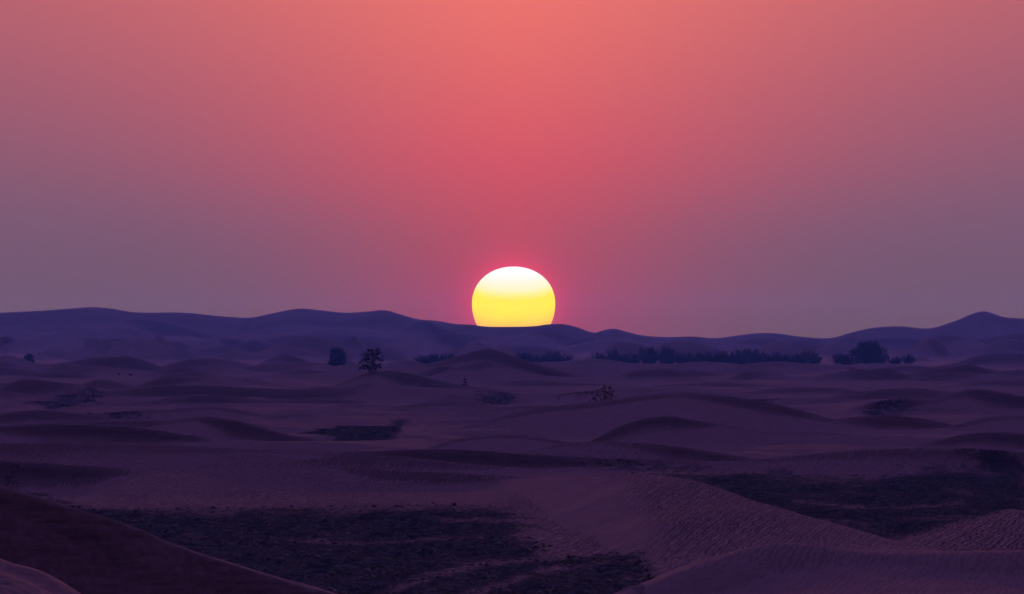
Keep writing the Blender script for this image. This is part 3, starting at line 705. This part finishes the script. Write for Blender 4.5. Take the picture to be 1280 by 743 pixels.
# loose stones and sand-buried clods on the two front gravel flats
def stones():
    g_ = np.random.RandomState(5); n = 16000
    d = 1/g_.uniform(1/545.0, 1/286.0, n); u = g_.uniform(0, 1290, n); x = (u-640)/FPX*d; y = d
    m = patch_mask(x, y); keep = (m > .35) | (g_.rand(n) < m*.6); x, y = x[keep], y[keep]; z = height(x, y)
    r_ = .022+.05*g_.rand(len(x))**4*1.8+.02*g_.rand(len(x))
    base = np.array([(1,0,0),(.4,.9,0),(-.7,.7,0),(-1,-.1,0),(-.3,-.9,0),(.7,-.7,0),(.35,.1,.75),(-.4,.1,.6)])
    tri = [(0,1,6),(1,2,6),(2,7,6),(2,3,7),(3,4,7),(4,5,6),(4,6,7),(5,0,6)]
    ang = g_.uniform(0, 6.28, len(x)); c, s_ = np.cos(ang), np.sin(ang); j = g_.uniform(.7, 1.3, (len(x), 8, 3))
    b = base[None]*j*r_[:, None, None]*np.array([1, 1.8, 1.0]); vx = b[..., 0]*c[:, None]-b[..., 1]*s_[:, None]; vy = b[..., 0]*s_[:, None]+b[..., 1]*c[:, None]
    v = np.stack([vx+x[:, None], vy+y[:, None], b[..., 2]+z[:, None]+.03], -1).reshape(-1, 3)
    f = (np.array(tri)[None]+(np.arange(len(x))*8)[:, None, None]).reshape(-1, 3)
    me = bpy.data.meshes.new('gravel'); me.vertices.add(len(v)); me.vertices.foreach_set('co', v.astype(np.float32).ravel())
    me.loops.add(f.size); me.loops.foreach_set('vertex_index', f.astype(np.int32).ravel()); me.polygons.add(len(f))
    me.polygons.foreach_set('loop_start', np.arange(0, f.size, 3, dtype=np.int32)); me.polygons.foreach_set('loop_total', np.full(len(f), 3, np.int32))
    me.update(calc_edges=True)
    me.materials.append(leaf_material('stone', (.07, .08, .095), (.26, .22, .23)))
    o = bpy.data.objects.new('gravel', me); COL.objects.link(o); o['kind'] = 'stuff'
stones()

# ------------------------------------------------------------------ the sun's disc, far beyond the haze
DS = 60000.0
def sun_obj():
    A = 52.0/FPX*DS; BU = 46.5/FPX*DS; BL = 54.0/FPX*DS; n1, n2 = 64, 128
    prof = []
    for i in range(n1+1):
        t = i/n1*2-1     # -1 bottom .. 1 top
        if t >= 0: z = BU*math.sin(t*math.pi/2); s = (1-(z/BU)**2.12)
        else: z = BL*math.sin(t*math.pi/2); s = (1-(-z/BL)**2.05)
        prof.append((A*max(s, 0)**(1/2.08), z))
    v = []; f = []
    for r_, z in prof:
        for k in range(n2): v.append((r_*math.cos(2*math.pi*k/n2), r_*math.sin(2*math.pi*k/n2), z))
    for i in range(n1):
        for k in range(n2): f.append((i*n2+k, i*n2+(k+1) % n2, (i+1)*n2+(k+1) % n2, (i+1)*n2+k))
    me = bpy.data.meshes.new('sun'); me.from_pydata(v, [], f)
    m = bpy.data.materials.new('sun_surface'); m.use_nodes = True; t = m.node_tree; t.nodes.clear()
    tcn = N(t, 'ShaderNodeTexCoord'); sp = N(t, 'ShaderNodeSeparateXYZ'); t.links.new(tcn.outputs['Object'], sp.inputs[0])
    zn = M(t, 'DIVIDE', M(t, 'ADD', sp.outputs[2], BL), BL+BU)
    rad = M(t, 'DIVIDE', M(t, 'ABSOLUTE', sp.outputs[0]), A)
    zn = M(t, 'ADD', zn, M(t, 'MULTIPLY', M(t, 'POWER', rad, 3.0), -.10))
    col = ramp(t, zn, SUN_STOPS)
    em = N(t, 'ShaderNodeEmission'); t.links.new(col, em.inputs['Color']); em.inputs['Strength'].default_value = SUN_E
    oo = N(t, 'ShaderNodeOutputMaterial'); t.links.new(em.outputs[0], oo.inputs['Surface'])
    me.materials.append(m); me.polygons.foreach_set('use_smooth', [True]*len(me.polygons))
    o = bpy.data.objects.new('sun', me); COL.objects.link(o)
    o.location = (2.0/FPX*DS, DS, CAMH+(V0-380.0)/FPX*DS)
    o['label'] = 'setting sun, white above and yellow below, half sunk behind the far dunes'; o['category'] = 'sun'
    return o
# colours are what leaves the sun; the air in front takes most of the blue
SUN_E = 8.0
SUN_STOPS = [(0,(.15,.05,.02)),(.26,(.15,.074,.004)),(.36,(.15,.098,.001)),(.46,(.15,.108,0)),(.57,(.15,.108,0)),(.63,(.15,.112,.025)),(.70,(.15,.117,.075)),(.80,(.15,.121,.108)),(.90,(.155,.128,.14)),(1.0,(.16,.13,.16))]
sun_obj()

# ------------------------------------------------------------------ air
def haze():
    lo, hi, e = float(Z.min())-1.0, max(float(Z.max())+4, 40.0), 7200.0
    v = [(x, y, z) for z in (lo, hi) for y in (-e, e) for x in (-e, e)]
    f = [(0, 2, 3, 1), (4, 5, 7, 6), (0, 1, 5, 4), (2, 6, 7, 3), (0, 4, 6, 2), (1, 3, 7, 5)]
    me = bpy.data.meshes.new('haze'); me.from_pydata(v, [], f)
    m = bpy.data.materials.new('haze'); m.use_nodes = True; t = m.node_tree; t.nodes.clear()
    pv = N(t, 'ShaderNodeVolumePrincipled'); oo = N(t, 'ShaderNodeOutputMaterial'); t.links.new(pv.outputs[0], oo.inputs['Volume'])
    pv.inputs['Color'].default_value = (.045, .13, 1, 1); pv.inputs['Absorption Color'].default_value = (1, 1, 1, 1)
    pv.inputs['Density'].default_value = .40e-4; pv.inputs['Anisotropy'].default_value = .45
    me.materials.append(m); o = bpy.data.objects.new('haze', me); COL.objects.link(o); o['kind'] = 'stuff'
haze()
print('total', time.time()-T0)
